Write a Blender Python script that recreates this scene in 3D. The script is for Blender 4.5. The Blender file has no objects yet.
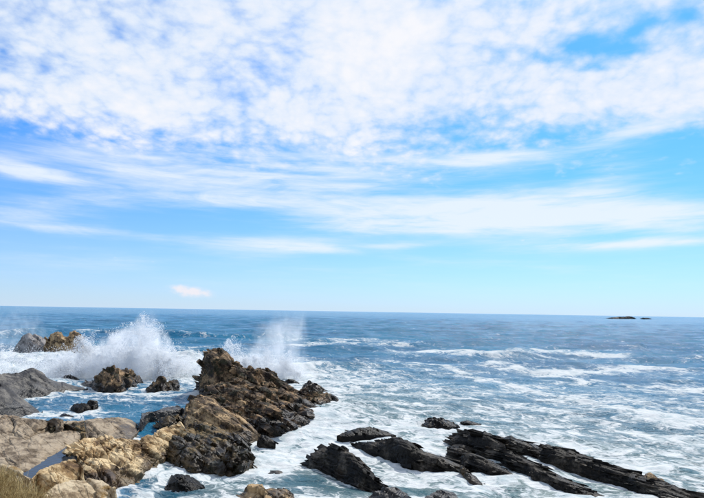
import bpy, math, random
import numpy as np
from mathutils import Matrix, Vector
from mathutils.kdtree import KDTree

random.seed(7)
sc = bpy.context.scene
col = sc.collection

# ------------------------------------------------------------------ camera
CAM_H = 6.5
PITCH, ROLL = math.radians(7.0), math.radians(0.93)
LENS = 26.0
cam_d = bpy.data.cameras.new('camera')
cam_d.lens, cam_d.sensor_width = LENS, 36.0
cam_d.clip_start, cam_d.clip_end = 0.1, 80000
cam = bpy.data.objects.new('camera', cam_d)
col.objects.link(cam)
CR = Matrix.Rotation(math.pi / 2 + PITCH, 3, 'X') @ Matrix.Rotation(ROLL, 3, 'Z')
cam.matrix_world = Matrix.Translation((0, 0, CAM_H)) @ CR.to_4x4()
sc.camera = cam
CRn = np.array(CR)
FPX = 704 * LENS / 36.0

def ray(px, py):
    """photo pixel -> world direction"""
    d = CRn @ np.array([(px - 352) / FPX, -(py - 249) / FPX, -1.0])
    return d

def at(px, py, z=0.0):
    d = ray(px, py)
    t = (z - CAM_H) / min(d[2], -1e-5)
    return np.array([d[0] * t, d[1] * t, z])

def at_depth(px, py, y):
    d = ray(px, py)
    t = y / d[1]
    return np.array([d[0] * t, y, CAM_H + d[2] * t])

def project(P):
    """world points (N,3) -> photo pixels"""
    q = (P - np.array([0, 0, CAM_H])) @ CRn
    w = np.minimum(q[:, 2], -1e-3)
    return 352 + FPX * q[:, 0] / -w, 249 - FPX * q[:, 1] / -w

# ------------------------------------------------------------------ render settings
sc.render.engine = 'CYCLES'
sc.cycles.use_denoising = True
sc.cycles.max_bounces = 20
sc.cycles.diffuse_bounces = 14
sc.cycles.glossy_bounces = 3
sc.cycles.transmission_bounces = 3
sc.cycles.volume_bounces = 16
sc.cycles.volume_step_rate = 2.0
sc.cycles.volume_max_steps = 96
sc.cycles.sample_clamp_indirect = 6
sc.view_settings.view_transform = 'Standard'
sc.view_settings.look = 'None'
sc.view_settings.gamma = 1.0
sc.view_settings.use_curve_mapping = False
sc.view_settings.exposure = 0.0

# ------------------------------------------------------------------ shader expression helper
class V:
    """wraps a node socket so that shader maths can be written as plain expressions"""
    def __init__(s, nt, sock): s.nt, s.s = nt, sock
    def _m(s, op, *a):
        n = s.nt.nodes.new('ShaderNodeMath'); n.operation = op
        for i, x in enumerate((s,) + a):
            if isinstance(x, V): s.nt.links.new(x.s, n.inputs[i])
            else: n.inputs[i].default_value = float(x)
        return V(s.nt, n.outputs[0])
    def __add__(s, o): return s._m('ADD', o)
    __radd__ = __add__
    def __sub__(s, o): return s._m('SUBTRACT', o)
    def __rsub__(s, o): return (s * -1.0) + o
    def __mul__(s, o): return s._m('MULTIPLY', o)
    __rmul__ = __mul__
    def __truediv__(s, o): return s._m('DIVIDE', o)
    def max(s, o): return s._m('MAXIMUM', o)
    def min(s, o): return s._m('MINIMUM', o)
    def pow(s, o): return s._m('POWER', o)
    def exp(s): return s._m('EXPONENT')
    def step(s, a, b, ta=0.0, tb=1.0):
        n = s.nt.nodes.new('ShaderNodeMapRange'); n.interpolation_type = 'SMOOTHSTEP'
        s.nt.links.new(s.s, n.inputs[0])
        for i, x in enumerate((a, b, ta, tb)):
            if isinstance(x, V): s.nt.links.new(x.s, n.inputs[i + 1])
            else: n.inputs[i + 1].default_value = float(x)
        return V(s.nt, n.outputs[0])

def put(nt, x, sock):
    if isinstance(x, V): nt.links.new(x.s, sock)
    elif isinstance(x, (tuple, list)) and len(x) == 3 and len(sock.default_value) == 4:
        sock.default_value = (*x, 1)
    else: sock.default_value = x

def vec(nt, x, y, z):
    n = nt.nodes.new('ShaderNodeCombineXYZ')
    for i, v in enumerate((x, y, z)): put(nt, v, n.inputs[i])
    return V(nt, n.outputs[0])

def vmath(nt, op, a, b=None):
    n = nt.nodes.new('ShaderNodeVectorMath'); n.operation = op
    put(nt, a, n.inputs[0])
    if b is not None: put(nt, b, n.inputs[1])
    return V(nt, n.outputs['Value'] if op in ('DOT_PRODUCT', 'LENGTH') else n.outputs[0])

def noise(nt, v, scale, detail=4, rough=.5, dist=0.0, color=False):
    n = nt.nodes.new('ShaderNodeTexNoise')
    nt.links.new(v.s, n.inputs['Vector'])
    n.inputs['Scale'].default_value = scale
    n.inputs['Detail'].default_value = detail
    n.inputs['Roughness'].default_value = rough
    n.inputs['Distortion'].default_value = dist
    return V(nt, n.outputs['Color' if color else 'Fac'])

def voronoi(nt, v, scale, feature='F1', out='Distance', rand=1.0):
    n = nt.nodes.new('ShaderNodeTexVoronoi'); n.feature = feature
    nt.links.new(v.s, n.inputs['Vector'])
    n.inputs['Scale'].default_value = scale
    n.inputs['Randomness'].default_value = rand
    return V(nt, n.outputs[out])

def mix(nt, f, a, b, blend='MIX'):
    n = nt.nodes.new('ShaderNodeMix'); n.data_type = 'RGBA'; n.blend_type = blend
    put(nt, f, n.inputs[0]); put(nt, a, n.inputs[6]); put(nt, b, n.inputs[7])
    return V(nt, n.outputs[2])

def bump(nt, h, dist, strength=1.0, nrm=None):
    n = nt.nodes.new('ShaderNodeBump')
    put(nt, strength, n.inputs['Strength'])
    n.inputs['Distance'].default_value = dist
    nt.links.new(h.s, n.inputs['Height'])
    if nrm is not None: nt.links.new(nrm.s, n.inputs['Normal'])
    return V(nt, n.outputs[0])

# ------------------------------------------------------------------ sun and sky
SUN_EL, SUN_AZ = math.radians(48), math.radians(30)      # azimuth: clockwise from +Y (the sea)
sd = np.array([math.sin(SUN_AZ) * math.cos(SUN_EL), math.cos(SUN_AZ) * math.cos(SUN_EL), math.sin(SUN_EL)])
sun_d = bpy.data.lights.new('sun', 'SUN')
sun_d.energy, sun_d.angle, sun_d.color = 4.2, math.radians(0.55), (1.0, 0.97, 0.91)
sun = bpy.data.objects.new('sun', sun_d)
sun.rotation_euler = Vector(sd).to_track_quat('Z', 'Y').to_euler()
sun.location = (30, 30, 60)
col.objects.link(sun)

world = bpy.data.worlds.new('World')
sc.world = world
world.use_nodes = True
world.cycles.sampling_method = 'MANUAL'
world.cycles.sample_map_resolution = 512
nt = world.node_tree
nt.nodes.clear()
out = nt.nodes.new('ShaderNodeOutputWorld')
bg = nt.nodes.new('ShaderNodeBackground')
bg.inputs['Strength'].default_value = 0.1
nt.links.new(bg.outputs[0], out.inputs[0])
sky = nt.nodes.new('ShaderNodeTexSky')
sky.sky_type = 'NISHITA'
sky.sun_disc = False
sky.sun_elevation, sky.sun_rotation = SUN_EL, SUN_AZ
sky.altitude, sky.air_density, sky.dust_density, sky.ozone_density = 0, 1.0, 0.35, 2.2
skyc = V(nt, sky.outputs[0])
tc = nt.nodes.new('ShaderNodeTexCoord')
D = V(nt, tc.outputs['Generated'])
sep = nt.nodes.new('ShaderNodeSeparateXYZ')
nt.links.new(D.s, sep.inputs[0])
dx, dy, dz = (V(nt, sep.outputs[i]) for i in range(3))
# vivid blue of a phone picture: tint and lift the clear sky
up = dz.max(0.0)
skyc = mix(nt, 1.0, skyc, mix(nt, up.step(.06, .34), (0.50, 0.98, 1.66), (0.40, 1.12, 1.84)), 'MULTIPLY')
pale = (up * -10.0).exp() * 0.74
skyc = mix(nt, pale, skyc, (6.9, 8.1, 9.8))
# flat cloud deck seen in perspective
den = up + 0.32
P = vec(nt, dx / den, dy / den, 0.0)
warp = noise(nt, P, 2.6, 4, color=True)
Pw = vmath(nt, 'ADD', P, vmath(nt, 'MULTIPLY', warp, (0.11, 0.11, 0.0)))
n_big = noise(nt, P, 1.6, 3, .5)
n_mid = noise(nt, Pw, 5.0, 6, .58)
n_fine = noise(nt, Pw, 13.0, 5, .6)
n_fine2 = noise(nt, Pw, 30.0, 4, .6)
n_puff = .50 - voronoi(nt, Pw, 21.0)
n_puff2 = .50 - voronoi(nt, Pw, 47.0)
# low streaks: long along the horizon, thin in height
yy = dy.max(0.08)
qx, qz = dx / yy, dz / yy
azs = dx._m('ARCTAN2', dy)
el = dz._m('ARCSINE')
S = vec(nt, azs * 1.0, el * 7.0, 3.0)
Sw = vmath(nt, 'ADD', S, vmath(nt, 'MULTIPLY', noise(nt, S, 2.2, 3, color=True), (0.5, 0.5, 0.0)))
n_st = noise(nt, Sw, 3.0, 6, .6)
n_st3 = noise(nt, vmath(nt, 'MULTIPLY', Sw, (1.0, .8, 1.0)), 9.0, 6, .62)
n_st2 = noise(nt, vec(nt, azs * 1.2, el * 12.0, 9.0), 3.5, 5, .6)

def q_of(px, py):
    d = ray(px, py)
    return d[0] / d[1], d[2] / d[1]
front = dy.step(0.05, 0.25)
def blobs(lst):
    tot = None
    for (cx, cy, rx, ry, ang, amp) in lst:
        a, b = q_of(cx, cy)
        ca, sa = math.cos(math.radians(-ang)), math.sin(math.radians(-ang))
        sx, sy = FPX / rx, FPX / ry
        ex, ez = qx - a, qz - b
        X = (ex * ca + ez * sa) * sx
        Y = (ez * ca - ex * sa) * sy
        g = ((X * X + Y * Y) * -1.0).exp() * amp
        tot = g if tot is None else tot + g
    return tot * front
# (px, py, radius x, radius y, clockwise angle, amount) in the photograph's sky
high = blobs([
    (150, 40, 190, 70, 0, .22), (400, 70, 130, 75, 0, .34), (600, 100, 150, 32, -12, .24), (690, 95, 60, 50, 0, .22),
    (200, 118, 190, 24, 3, .26), (330, 20, 80, 40, 0, .2), (500, 20, 40, 22, 0, .1),
    (582, 42, 30, 11, -22, -.6), (618, 50, 30, 8, -8, -.55), (640, 28, 26, 7, -30, -.45), (545, 58, 26, 8, 12, -.4), (598, 68, 16, 5, 0, -.3), (690, 15, 14, 8, -30, -.4), (505, 45, 34, 22, 20, -.22), (655, 15, 45, 12, -15, -.12), (545, 130, 80, 14, 0, -.55),
    (450, 122, 80, 14, -14, -.50), (620, 150, 110, 12, -5, -.5), (285, 50, 34, 40, 40, -.34), (215, 52, 22, 16, 0, -.14),
    (305, 95, 38, 14, 15, -.24), (240, 85, 30, 34, 20, -.26), (118, 32, 8, 13, 0, -.3), (45, 70, 10, 9, 0, -.36), (4, 52, 9, 10, 0, -.36),
    (60, 118, 40, 10, 15, -.12), (20, 154, 60, 7, 12, -.3), (230, 152, 60, 7, 0, -.12),
])
low = blobs([
    (150, 155, 190, 16, 3, .42), (330, 165, 150, 18, 0, .36), (180, 185, 200, 16, 2, .26),
    (30, 171, 62, 9, 10, .8), (250, 201, 85, 9, 0, .62), (90, 200, 90, 12, 0, .38), (30, 222, 90, 12, 5, .42), (330, 215, 60, 14, 8, .34),
    (480, 212, 125, 19, -2, .95), (640, 215, 120, 22, 2, .72), (420, 228, 95, 9, 0, .55), (620, 244, 110, 5, -3, .62), (270, 245, 65, 9, 0, .45),
    (500, 158, 62, 7, -6, .85), (610, 175, 42, 20, -25, .4), (640, 130, 80, 9, -18, .7), (405, 160, 25, 6, 0, .3), (400, 246, 40, 3, -4, .4),
    (150, 172, 90, 10, 5, .3), (330, 180, 90, 14, 3, .34), (200, 240, 240, 5, 3, .22), (450, 262, 220, 5, 4, .22), (120, 262, 180, 6, 2, .2),
])
puff = blobs([(192, 292, 22, 6, 6, 1.2), (180, 288, 10, 4, 0, .5)])
cover = el.step(math.radians(11.5), math.radians(21.5)) * 1.17 - .40 + el.step(math.radians(24), math.radians(60)) * -0.12
raw = (n_mid - .5) * 1.15 + (n_fine - .5) * 1.0 + (n_fine2 - .5) * .5 + (n_big - .5) * 1.2 + n_puff * .46 + n_puff2 * .20
a_high = (raw + cover + high).step(-.06, .98) * .97
a_low = ((low + 0.06) * (n_st * 2.0 + n_st3 * 1.3 - .80) + (n_st2 - 0.5) * 0.95 * el.step(0.01, 0.07)).step(-.02, 0.95) * 0.9
a_puff = (puff * (noise(nt, vec(nt, qx, qz * 1.6, 0.0), 45.0, 4, .6) * 1.6 - 0.1)).step(0.15, 0.95) * .8
lum = (raw + high * .8).step(-.30, .75)
c_cloud = mix(nt, lum, (7.0, 8.2, 9.9), (9.6, 9.6, 9.9))
c = mix(nt, a_low, skyc, (8.6, 9.3, 10.2))
c = mix(nt, a_high, c, c_cloud)
c = mix(nt, a_puff, c, (9.6, 8.9, 9.2))
nt.links.new(c.s, bg.inputs['Color'])

# ------------------------------------------------------------------ numpy noise
def _h(i, j, k, s):
    n = (i * 374761393 + j * 668265263 + k * 2147483647 + s * 974711) & 0xffffffff
    n = ((n ^ (n >> 13)) * 1274126177) & 0xffffffff
    n = ((n ^ (n >> 16)) * 2246822519) & 0xffffffff
    return ((n ^ (n >> 15)) & 0xffffff) / float(0xffffff)

def vnoise(p, s=0):
    f = np.floor(p); i = f.astype(np.int64); t = p - f
    t = t * t * t * (t * (t * 6 - 15) + 10)
    r = 0
    for a in (0, 1):
        wa = t[:, 0] if a else 1 - t[:, 0]
        for b in (0, 1):
            wb = wa * (t[:, 1] if b else 1 - t[:, 1])
            for c_ in (0, 1):
                r = r + wb * (t[:, 2] if c_ else 1 - t[:, 2]) * _h(i[:, 0] + a, i[:, 1] + b, i[:, 2] + c_, s)
    return r * 2 - 1

def fbm(p, octv=4, s=0, gain=.5, lac=2.03):
    r, a = 0, 1.0
    for o in range(octv):
        r = r + a * vnoise(p * (lac ** o) + o * 17.3, s + o)
        a *= gain
    return r

def cells(p, s=0):
    """random value of the nearest Voronoi cell and the distance gap to the next one"""
    f = np.floor(p).astype(np.int64)
    best = np.full(len(p), 9e9); sec = best.copy(); val = np.zeros(len(p))
    for a in (-1, 0, 1):
        for b in (-1, 0, 1):
            for c_ in (-1, 0, 1):
                i, j, k = f[:, 0] + a, f[:, 1] + b, f[:, 2] + c_
                ox, oy, oz = i + _h(i, j, k, s) - p[:, 0], j + _h(i, j, k, s + 1) - p[:, 1], k + _h(i, j, k, s + 2) - p[:, 2]
                d = ox * ox + oy * oy + oz * oz
                m = d < best
                sec = np.where(m, best, np.minimum(sec, d))
                val = np.where(m, _h(i, j, k, s + 3) + .7 * (ox * (_h(i, j, k, s + 4) - .5) + oy * (_h(i, j, k, s + 5) - .5) + oz * (_h(i, j, k, s + 6) - .5)), val)
                best = np.where(m, d, best)
    return val * 2 - 1, np.sqrt(sec) - np.sqrt(best)

# ------------------------------------------------------------------ object helpers
def mesh_obj(name, verts, faces, mat, parent=None, smooth=False, origin=None):
    verts = np.asarray(verts, dtype=np.float32)
    if origin is None: origin = np.zeros(3)
    me = bpy.data.meshes.new(name)
    v = (verts - np.asarray(origin)).astype(np.float32)
    faces = np.asarray(faces, dtype=np.int32)
    k = faces.shape[1]
    me.vertices.add(len(v)); me.vertices.foreach_set('co', v.ravel())
    me.loops.add(faces.size); me.loops.foreach_set('vertex_index', faces.ravel())
    me.polygons.add(len(faces))
    me.polygons.foreach_set('loop_start', np.arange(0, faces.size, k, dtype=np.int32))
    me.polygons.foreach_set('loop_total', np.full(len(faces), k, dtype=np.int32))
    me.polygons.foreach_set('use_smooth', np.full(len(faces), smooth))
    me.update(calc_edges=True); me.validate()
    me.materials.append(mat)
    o = bpy.data.objects.new(name, me)
    col.objects.link(o)
    po = np.zeros(3)
    if parent is not None:
        o.parent = parent
        po = np.array(parent.location)
    o.location = np.asarray(origin) - po
    return o

def tag(o, label=None, cat=None, group=None, kind=None):
    if label: o['label'] = label
    if cat: o['category'] = cat
    if group: o['group'] = group
    if kind: o['kind'] = kind
    return o

def empty(name, loc, label, cat, group=None):
    o = bpy.data.objects.new(name, None)
    o.empty_display_size = .3
    o.location = loc
    col.objects.link(o)
    return tag(o, label, cat, group)

# ------------------------------------------------------------------ bedding of the rock: strike and normal
_a, _b = at(470, 445), at(680, 500)
STRIKE = (_b - _a) / np.linalg.norm(_b - _a)
HN = np.array([-STRIKE[1], STRIKE[0], 0.0])
if HN[1] < 0: HN = -HN
BED = HN * math.sin(math.radians(38)) + np.array([0, 0, 1]) * math.cos(math.radians(38))
DIPV = np.cross(BED, STRIKE)
BMAT = np.stack([STRIKE, DIPV, BED])

def new_mat(name):
    m = bpy.data.materials.new(name); m.use_nodes = True
    n = m.node_tree
    b = n.nodes['Principled BSDF']
    g = n.nodes.new('ShaderNodeNewGeometry')
    return m, n, b, V(n, g.outputs['Position'])

def rock_mat(name, dark, mid, light, wet_top=.5, wet_dark=.35, patch=None, patch_amt=.0, light_amt=.5, algae=0.0, gloss=.45, dry_rough=.82, spec=.3):
    m, n, b, pos = new_mat(name)
    S3 = vec(n, vmath(n, 'DOT_PRODUCT', pos, tuple(STRIKE * .22)), vmath(n, 'DOT_PRODUCT', pos, tuple(DIPV * .5)), vmath(n, 'DOT_PRODUCT', pos, tuple(BED * 2.2)))
    band = noise(n, S3, 1.6, 6, .62, .3)
    spot = noise(n, pos, 1.1, 7, .62)
    fine = noise(n, pos, 9.0, 6, .65)
    grit = noise(n, pos, 42.0, 3, .6)
    v = band * .45 + spot * .4 + fine * .25
    cc = mix(n, v.step(.40, .60), dark, mid)
    cc = mix(n, (v + (spot - .5) * .6 + light_amt * .3).step(.60, .80), cc, light)
    cc = mix(n, (grit - .5).step(-.2, .25) * .35, cc, mix(n, 1.0, cc, (1.6, 1.5, 1.35), 'MULTIPLY'))
    if patch is not None:
        pn = noise(n, pos, .75, 5, .6)
        cc = mix(n, (pn + (fine - .5) * .5).step(.62 - patch_amt * .3, .74 - patch_amt * .3), cc, patch)
    if algae:
        an = noise(n, pos, 1.7, 6, .7)
        cc = mix(n, (an + (fine - .5) * .4).step(.62 - algae * .3, .70 - algae * .3), cc, (.030, .026, .010))
    sp = n.nodes.new('ShaderNodeSeparateXYZ'); n.links.new(pos.s, sp.inputs[0])
    z = V(n, sp.outputs[2])
    # splash-wetted, weed-stained band with a ragged edge
    wet = (z + (spot - .5) * 1.6 + (fine - .5) * .5).step(wet_top - .12, wet_top + .16, 1.0, 0.0)
    cc = mix(n, wet, cc, mix(n, 1.0, cc, (wet_dark, wet_dark * .97, wet_dark * .95), 'MULTIPLY'))
    vein = voronoi(n, vmath(n, 'ADD', S3, vmath(n, 'MULTIPLY', noise(n, pos, .9, 4, color=True), (.9, .9, .9))), 1.0, 'DISTANCE_TO_EDGE').step(0.0, .035, 1.0, 0.0)
    cc = mix(n, vein * noise(n, pos, .6, 3, .5).step(.42, .6) * .75, cc, dark)
    n.links.new(cc.s, b.inputs['Base Color'])
    put(n, wet * (gloss - dry_rough) + dry_rough, b.inputs['Roughness'])
    b.inputs['Specular IOR Level'].default_value = spec
    crack = voronoi(n, vmath(n, 'ADD', S3, vmath(n, 'MULTIPLY', noise(n, pos, 1.5, 3, color=True), (.5, .5, .5))), 1.5, 'DISTANCE_TO_EDGE')
    h = band * .55 + fine * .45 + grit * .16 + crack.step(0.0, .09) * .35
    n.links.new(bump(n, h, .07, .8).s, b.inputs['Normal'])
    return m

M_BLACK = rock_mat('wet_black_rock', (.005, .0045, .004), (.012, .010, .008), (.10, .085, .068), wet_top=.3, wet_dark=.5, light_amt=.22, patch=(.045, .030, .018), patch_amt=.12, gloss=.38, dry_rough=.6, spec=.12)
M_BROWN = rock_mat('brown_rock', (.007, .005, .0035), (.048, .029, .016), (.30, .19, .098), wet_top=.6, wet_dark=.32, light_amt=.36, algae=.35)
M_TAN = rock_mat('tan_rock', (.020, .013, .008), (.155, .098, .05), (.40, .275, .145), wet_top=.4, wet_dark=.35, light_amt=.48, algae=.15)
M_WEED = rock_mat('weed_covered_rock', (.008, .0055, .003), (.042, .027, .013), (.17, .115, .05), wet_top=.7, wet_dark=.5, light_amt=.40, algae=.40, patch=(.17, .105, .035), patch_amt=.32)
M_GREY = rock_mat('pale_grey_rock', (.055, .037, .022), (.175, .130, .084), (.32, .255, .180), wet_top=.28, wet_dark=.4, light_amt=.5, patch=(.20, .12, .055), patch_amt=.12)
M_WETGREY = rock_mat('wet_grey_rock', (.020, .019, .020), (.050, .048, .050), (.15, .138, .12), wet_top=.8, wet_dark=.55, light_amt=.4, gloss=.42)
M_GOLD = rock_mat('golden_rock', (.07, .036, .014), (.32, .20, .082), (.56, .43, .25), wet_top=.42, wet_dark=.3, light_amt=.5, patch=(.13, .07, .028), patch_amt=.3)
M_CREAM = rock_mat('cream_rock', (.12, .08, .042), (.30, .22, .13), (.48, .39, .26), wet_top=-.3, light_amt=.6, patch=(.25, .15, .05), patch_amt=.2)
M_FARGREY = rock_mat('grey_sea_rock', (.05, .043, .04), (.14, .125, .115), (.27, .25, .235), wet_top=.5, wet_dark=.5, light_amt=.5)

# ------------------------------------------------------------------ rock builder
TALL = [(-.10, -1), (0, 0), (.18, .42), (.45, .72), (.75, .92), (1.0, 1.0), (1.3, .86), (1.7, .5), (2.0, 0), (2.1, -1)]
CLIFF = [(-.06, -1), (0, 0), (.10, .5), (.25, .82), (.55, .95), (1.0, 1.0), (1.35, .7), (1.7, .2), (1.8, -1)]
STEP = [(-.03, -1), (0, 0), (.05, .28), (.18, .36), (.24, .58), (.42, .66), (.50, .86), (.78, .95), (1.0, 1.0), (1.1, .7), (1.2, 0), (1.22, -1)]
SHELF = [(-.02, -1), (0, 0), (.10, .38), (.24, .70), (.42, .9), (.65, 1.0), (.9, 1.02), (1.0, .95), (1.08, .6), (1.14, 0), (1.16, -1)]
SLAB = [(-.02, -1), (0, 0), (.03, .45), (.07, .8), (.16, .95), (.5, 1.0), (1.0, 1.0), (1.08, .6), (1.14, 0), (1.16, -1)]

FEET = []
def rock(name, cols, mat, parent=None, plates=1.0, psize=1.0, plen=1.0, twist=.11, crk=1.0, depth=None, h=None, zb=0.0, prof=TALL, amp=1.0, size=1.0, smooth=False, under=.9, seed=None, res=None, soft=0.0, label=None, cat=None, group=None):
    """cols: (px, py of the skyline, py of the foot[, skyline height]) along the rock, traced on the photograph.
    The foot stands on z = zb; the skyline lies `depth` metres behind the foot, or at height h."""
    if seed is None: seed = int(abs(cols[0][0]) * 13 + abs(cols[0][1]) * 7) % 997
    Fs, Rs = [], []
    tall = max(c_[2] - c_[1] for c_ in cols)
    for cdat in cols:
        px, pt, pb = cdat[:3]
        F = at(px, pb, zb)
        if h is not None:
            R = at(px, pt, cdat[3] if len(cdat) > 3 else h)
        else:
            R = at_depth(px, pt, F[1] + depth * min(1.0, max(.12, (pb - pt) / tall * 1.3)) ** .8)
            R[2] = max(R[2], zb + .02)
        Fs.append(F); Rs.append(R)
    for e, nb in ((0, 1), (-1, -2)):
        mid_e, mid_n = (Fs[e] + Rs[e]) / 2, (Fs[nb] + Rs[nb]) / 2
        dr_ = mid_e - mid_n; dr_[2] = 0
        dr_ *= min(.28 * size, .6 * np.linalg.norm(dr_)) / (np.linalg.norm(dr_) + 1e-6)
        tip = mid_e + dr_
        f_, r_ = tip + (Fs[e] - mid_e) * .3, tip + (Rs[e] - mid_e) * .3
        f_[2] = zb; r_[2] = zb - .35 * under
        if e == 0: Fs.insert(0, f_); Rs.insert(0, r_)
        else: Fs.append(f_); Rs.append(r_)
    Fs, Rs = np.array(Fs), np.array(Rs)
    dist = Fs[:, 1].mean()
    if zb < .25 and dist < 80:
        for i in range(len(Fs) - 1):
            for f_ in np.linspace(0, 1, 4): FEET.append(Fs[i] * (1 - f_) + Fs[i + 1] * f_)
    if res is None: res = max(.036, dist * .0023)
    seg = np.linalg.norm(np.diff(Rs, axis=0), axis=1) + 1e-6
    t = np.concatenate([[0], np.cumsum(seg)])
    nu = int(max(14, min(420, t[-1] / res)))
    tu = np.linspace(0, t[-1], nu)
    lerp = lambda A: np.stack([np.interp(tu, t, A[:, i]) for i in range(3)], 1)
    F, R = lerp(Fs), lerp(Rs)
    # profile points
    pr = np.array(prof, dtype=float)
    dv = R[:, 2] - zb
    run = R[:, :2] - F[:, :2]
    rl = np.linalg.norm(run, axis=1)
    mean_run, mean_h = rl.mean(), max(.1, dv.mean())
    pl = np.concatenate([[0], np.cumsum(np.hypot(np.diff(pr[:, 0]) * mean_run, np.diff(pr[:, 1]) * np.where(pr[1:, 1] < 0, under, np.where(pr[:-1, 1] < 0, under, mean_h))))])
    nv = int(max(14, min(260, pl[-1] / res)))
    tv = np.linspace(0, pl[-1], nv)
    pu, pv = np.interp(tv, pl, pr[:, 0]), np.interp(tv, pl, pr[:, 1])
    U, VV = np.meshgrid(pu, np.arange(nu))
    PV = np.broadcast_to(pv, U.shape)
    X = F[:, 0][:, None] + run[:, 0][:, None] * U
    Y = F[:, 1][:, None] + run[:, 1][:, None] * U
    Z = np.where(PV >= 0, zb + PV * dv[:, None], zb + PV * under)
    G = np.stack([X, Y, Z], 2)
    # roughen with bedding-aligned broken blocks
    du = np.gradient(G, axis=0); dvv = np.gradient(G, axis=1)
    N = np.cross(du, dvv); N /= (np.linalg.norm(N, axis=2, keepdims=True) + 1e-9)
    Pf = G.reshape(-1, 3); Nf = N.reshape(-1, 3)
    flip = bool(((Pf - Pf.mean(0)) * Nf).sum() < 0)
    if flip: Nf = -Nf
    B = (Pf @ BMAT.T) / size
    w = np.stack([fbm(Pf / size * .9, 3, seed + 50), fbm(Pf / size * .9, 3, seed + 60), fbm(Pf / size * .9, 3, seed + 70)], 1)
    B = B + w * np.array([.2, .12, .05])
    c1, e1 = cells(B * np.array([.36, 1.0, 2.1]), seed)
    c2, e2 = cells(B * np.array([.95, 2.6, 6.0]), seed + 9)
    lo = fbm(Pf / size * .7, 4, seed + 3)
    hi = fbm(Pf / size * 4.0, 4, seed + 5)
    hard = 1.0 - soft
    d = amp * size * (hard * (.15 * c1 + .06 * c2 - crk * (.09 * np.exp(-(e1 / .06) ** 2) + .04 * np.exp(-(e2 / .08) ** 2))) + .07 * lo + .018 * hi)
    # keep thin rocks from being eaten by their own roughness
    lim = np.clip(np.broadcast_to((dv[:, None] / (.9 * size)), U.shape).reshape(-1), .25, 1.0)
    Pd = Pf + Nf * (d * lim)[:, None]
    Pd[:, 2] += np.where(Pf[:, 2] > zb - .05, hard * amp * size * .05 * c1 * lim, 0)
    idx = np.arange(nu * nv).reshape(nu, nv)
    q = np.stack([idx[:-1, :-1], idx[1:, :-1], idx[1:, 1:], idx[:-1, 1:]], -1).reshape(-1, 4)
    # end caps: strips joining the front and the back of each end profile
    half = nv // 2
    def cap(r, rev):
        i = np.arange(half - 1)
        f = np.stack([r[i], r[i + 1], r[nv - 2 - i], r[nv - 1 - i]], -1)
        f = f[(f[:, 1] != f[:, 2])]
        return f[:, ::-1] if rev else f
    q = np.concatenate([q, cap(idx[0], False), cap(idx[-1], True)])
    if flip: q = q[:, ::-1]
    if soft > 0 or prof in (SLAB, SHELF): plates = 0
    if plates:
        # broken bedding plates standing proud of the body
        rng = np.random.RandomState(seed)
        cid = np.repeat(np.arange(nu), nv)
        ok = np.nonzero((Pd[:, 2] > zb - .12) & (cid > nu * .05) & (cid < nu * .95))[0]
        area = len(ok) * res * res / (size * psize) ** 2
        K = int(min(420, max(6, area * 4.2 * plates)))
        ids = rng.choice(ok, K)
        limK = lim[ids][:, None]
        hs = np.stack([.14 + .62 * rng.uniform(0, 1, K) ** 2.2, .07 + .28 * rng.uniform(0, 1, K) ** 1.5, .03 + .12 * rng.uniform(0, 1, K) ** 1.5], 1) * size * psize * (.35 + .65 * limK)
        ang = rng.normal(0, twist, (K, 3)); hs[:, 0] *= plen
        cub = np.array([(a, b, c_) for a in (-1, 1) for b in (-1, 1) for c_ in (-1, 1)], float)
        cu = cub[None] + rng.uniform(-.32, .32, (K, 8, 3))
        loc = cu * hs[:, None, :]
        # small random turn of each plate (first order, then back to world axes)
        loc = loc + np.cross(ang[:, None, :], loc)
        wp = loc @ BMAT + (Pd[ids] - Nf[ids] * (np.abs(Nf[ids] @ BMAT.T) * hs * np.array([.95, .75, .45])).sum(1, keepdims=True) - BED * hs[:, 2:3] * .25)[:, None, :]
        base = len(Pd) + np.arange(K)[:, None, None] * 8
        qf = np.array([(0, 1, 3, 2), (4, 6, 7, 5), (0, 4, 5, 1), (2, 3, 7, 6), (0, 2, 6, 4), (1, 5, 7, 3)])
        Pd = np.concatenate([Pd, wp.reshape(-1, 3)])
        q = np.concatenate([q, (base + qf[None]).reshape(-1, 4)])
    org = np.array([Fs[:, 0].mean(), Fs[:, 1].mean(), zb])
    o = mesh_obj(name, Pd, q, mat, parent, smooth, origin=org)
    if label: tag(o, label, cat, group)
    return o

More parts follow.
